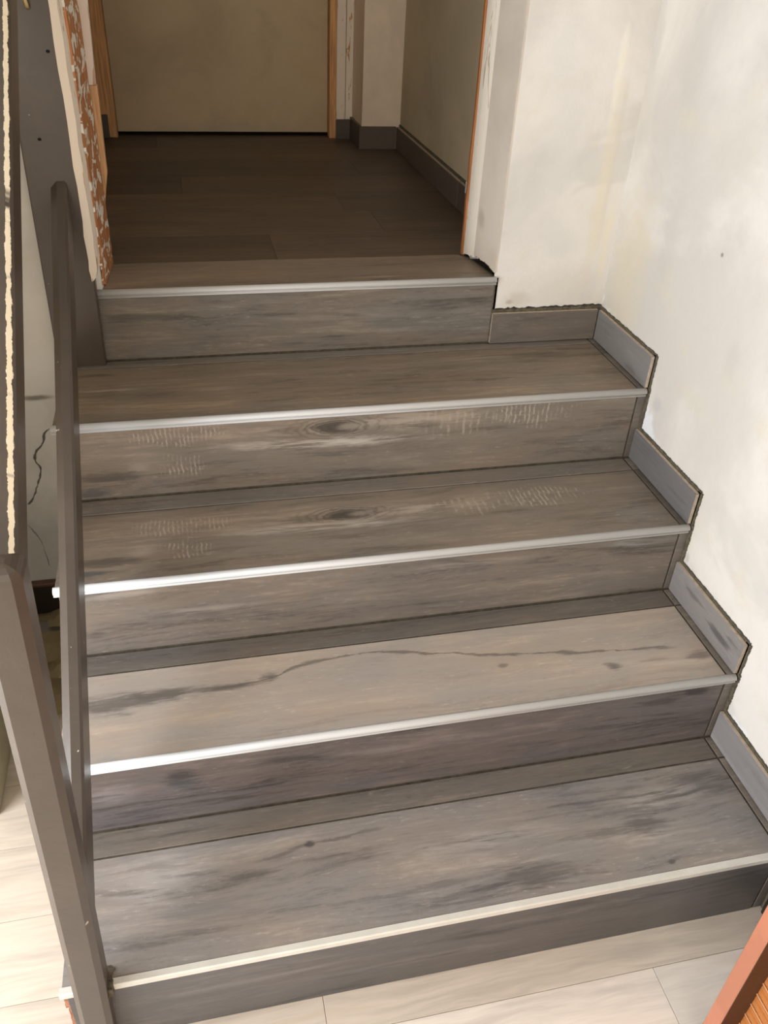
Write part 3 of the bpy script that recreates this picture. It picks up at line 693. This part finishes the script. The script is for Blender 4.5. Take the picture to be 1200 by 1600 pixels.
sec = [(-w/2,-c_-.004), (-w/2+.003,-c_+.003), (-w/2+c_,0), (w/2-c_,0), (w/2-.0025,-.0025), (w/2,-c_), (w/2,-h+.006), (w/2-.006,-h), (-w/2+.006,-h), (-w/2,-h+.006)]
rail('handrail', sec, -1.1713, -1.1861, .9146, 1.5968, .004, 1.0432, m_paint_rail, w/2-c_+.003)

# ------------------------------------------------------------------ louvred leaf at the right
lv = tag(empty('louvred_shutter', (-.23, -.42, 0)), 'terracotta-framed wooden shutter leaf with orange horizontal slats at the lower right', 'shutter')
X0, X1 = -.250, -.190
m_darkedge = paint('dark_brown_shaded_edge', (.055,.020,.009), None, .7, .5)  # shade on the stile's recessed edge, painted as dark brown
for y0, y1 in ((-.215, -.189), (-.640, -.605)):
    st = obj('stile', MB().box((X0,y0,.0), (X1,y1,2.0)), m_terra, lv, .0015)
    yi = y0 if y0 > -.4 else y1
    obj('inner_edge_shade', MB().box((X0+.0015, yi-.0012, .07), (-.2125, yi+.0012, 1.93)), m_darkedge, st)
obj('bottom_rail', MB().box((X0+.003,-.605,.0), (X1,-.215,.07)), m_terra, lv, .0015)
obj('top_rail', MB().box((X0+.003,-.605,1.93), (X1,-.215,2.0)), m_terra, lv, .0015)
z = .0705; first = None
while z < 1.90:
    if first is None:
        first = obj('slat', MB().prism([(-.2125,-.6045,z), (-.2125,-.6045,z+.0265), (-.2145,-.6045,z+.0280), (-.2145,-.6045,z+.0309), (-.2000,-.6045,z+.0309), (-.2000,-.6045,z)], (0,.389,0)), [m_louvre, m_slatlip], lv, .0006); zz0 = z
        for p in first.data.polygons:
            if p.center.z > .012 and p.center.x < -.0055: p.material_index = 1
    else:
        o = first.copy(); C.objects.link(o); o.parent = lv; o.location = first.location + Vector((0,0,z-zz0))
    z += .0310

# ------------------------------------------------------------------ things on the floor beside the stairs
mb = MB(); rows = []
NX, NY = 14, 18
top, bot = [], []
def paper(i, j):
    x = -1.408 + .176*i/NX; y = .70 + .335*j/NY
    y += .018*math.sin(math.pi*(i/NX)*1.0)*(j/NY)
    z = .006 + .010*abs(math.sin(3.1*x*9 + 1.1*j*.35)) + .012*(j/NY)**3 + (.006 if (j % 9) > 6 else 0)
    return (x, y, z)
vs = [paper(i, j) for j in range(NY+1) for i in range(NX+1)]
vs2 = [(x, y, z-.0012) for x, y, z in vs]; K = len(vs); fs = []
for j in range(NY):
    for i in range(NX):
        a = j*(NX+1)+i
        cx, cy = vs[a][0], vs[a][1]
        if (abs(cy-.975) < .012 and cx < -1.345) or (abs(cy-.80) < .012 and cx > -1.33): continue       # two torn slits
        fs += [[a, a+1, a+NX+2, a+NX+1], [K+a+1, K+a, K+a+NX+1, K+a+NX+2]]
mb.add(vs + vs2, fs)
tag(obj('packing_paper', mb, m_khaki), 'khaki sheet of packing paper with dark slits on floor by dark skirting', 'paper')
struct(obj('wall_partition', MB().box((-1.450,.462,0.0), (-1.4125,1.0475,1.9)), m_olive, None, .003))
# frames round the left daylight opening and the added fill opening behind the camera
for nm, parts in (('window_1', [((-2.345,-1.12,.15),(-2.305,-1.06,1.85)), ((-2.345,.22,.15),(-2.305,.28,1.85)), ((-2.345,-1.06,1.79),(-2.305,.22,1.85)), ((-2.345,-1.06,.15),(-2.305,.22,.21))]),
                  ('fill_opening_frame', [((-2.15,-2.76,.7),(-2.09,-2.72,2.2)), ((-.81,-2.76,.7),(-.75,-2.72,2.2)), ((-2.09,-2.76,2.14),(-.81,-2.72,2.2)), ((-2.09,-2.76,.7),(-.81,-2.72,.76))])):
    mb = MB()
    for a, b in parts: mb.box(a, b)
    struct(obj(nm, mb, m_white))
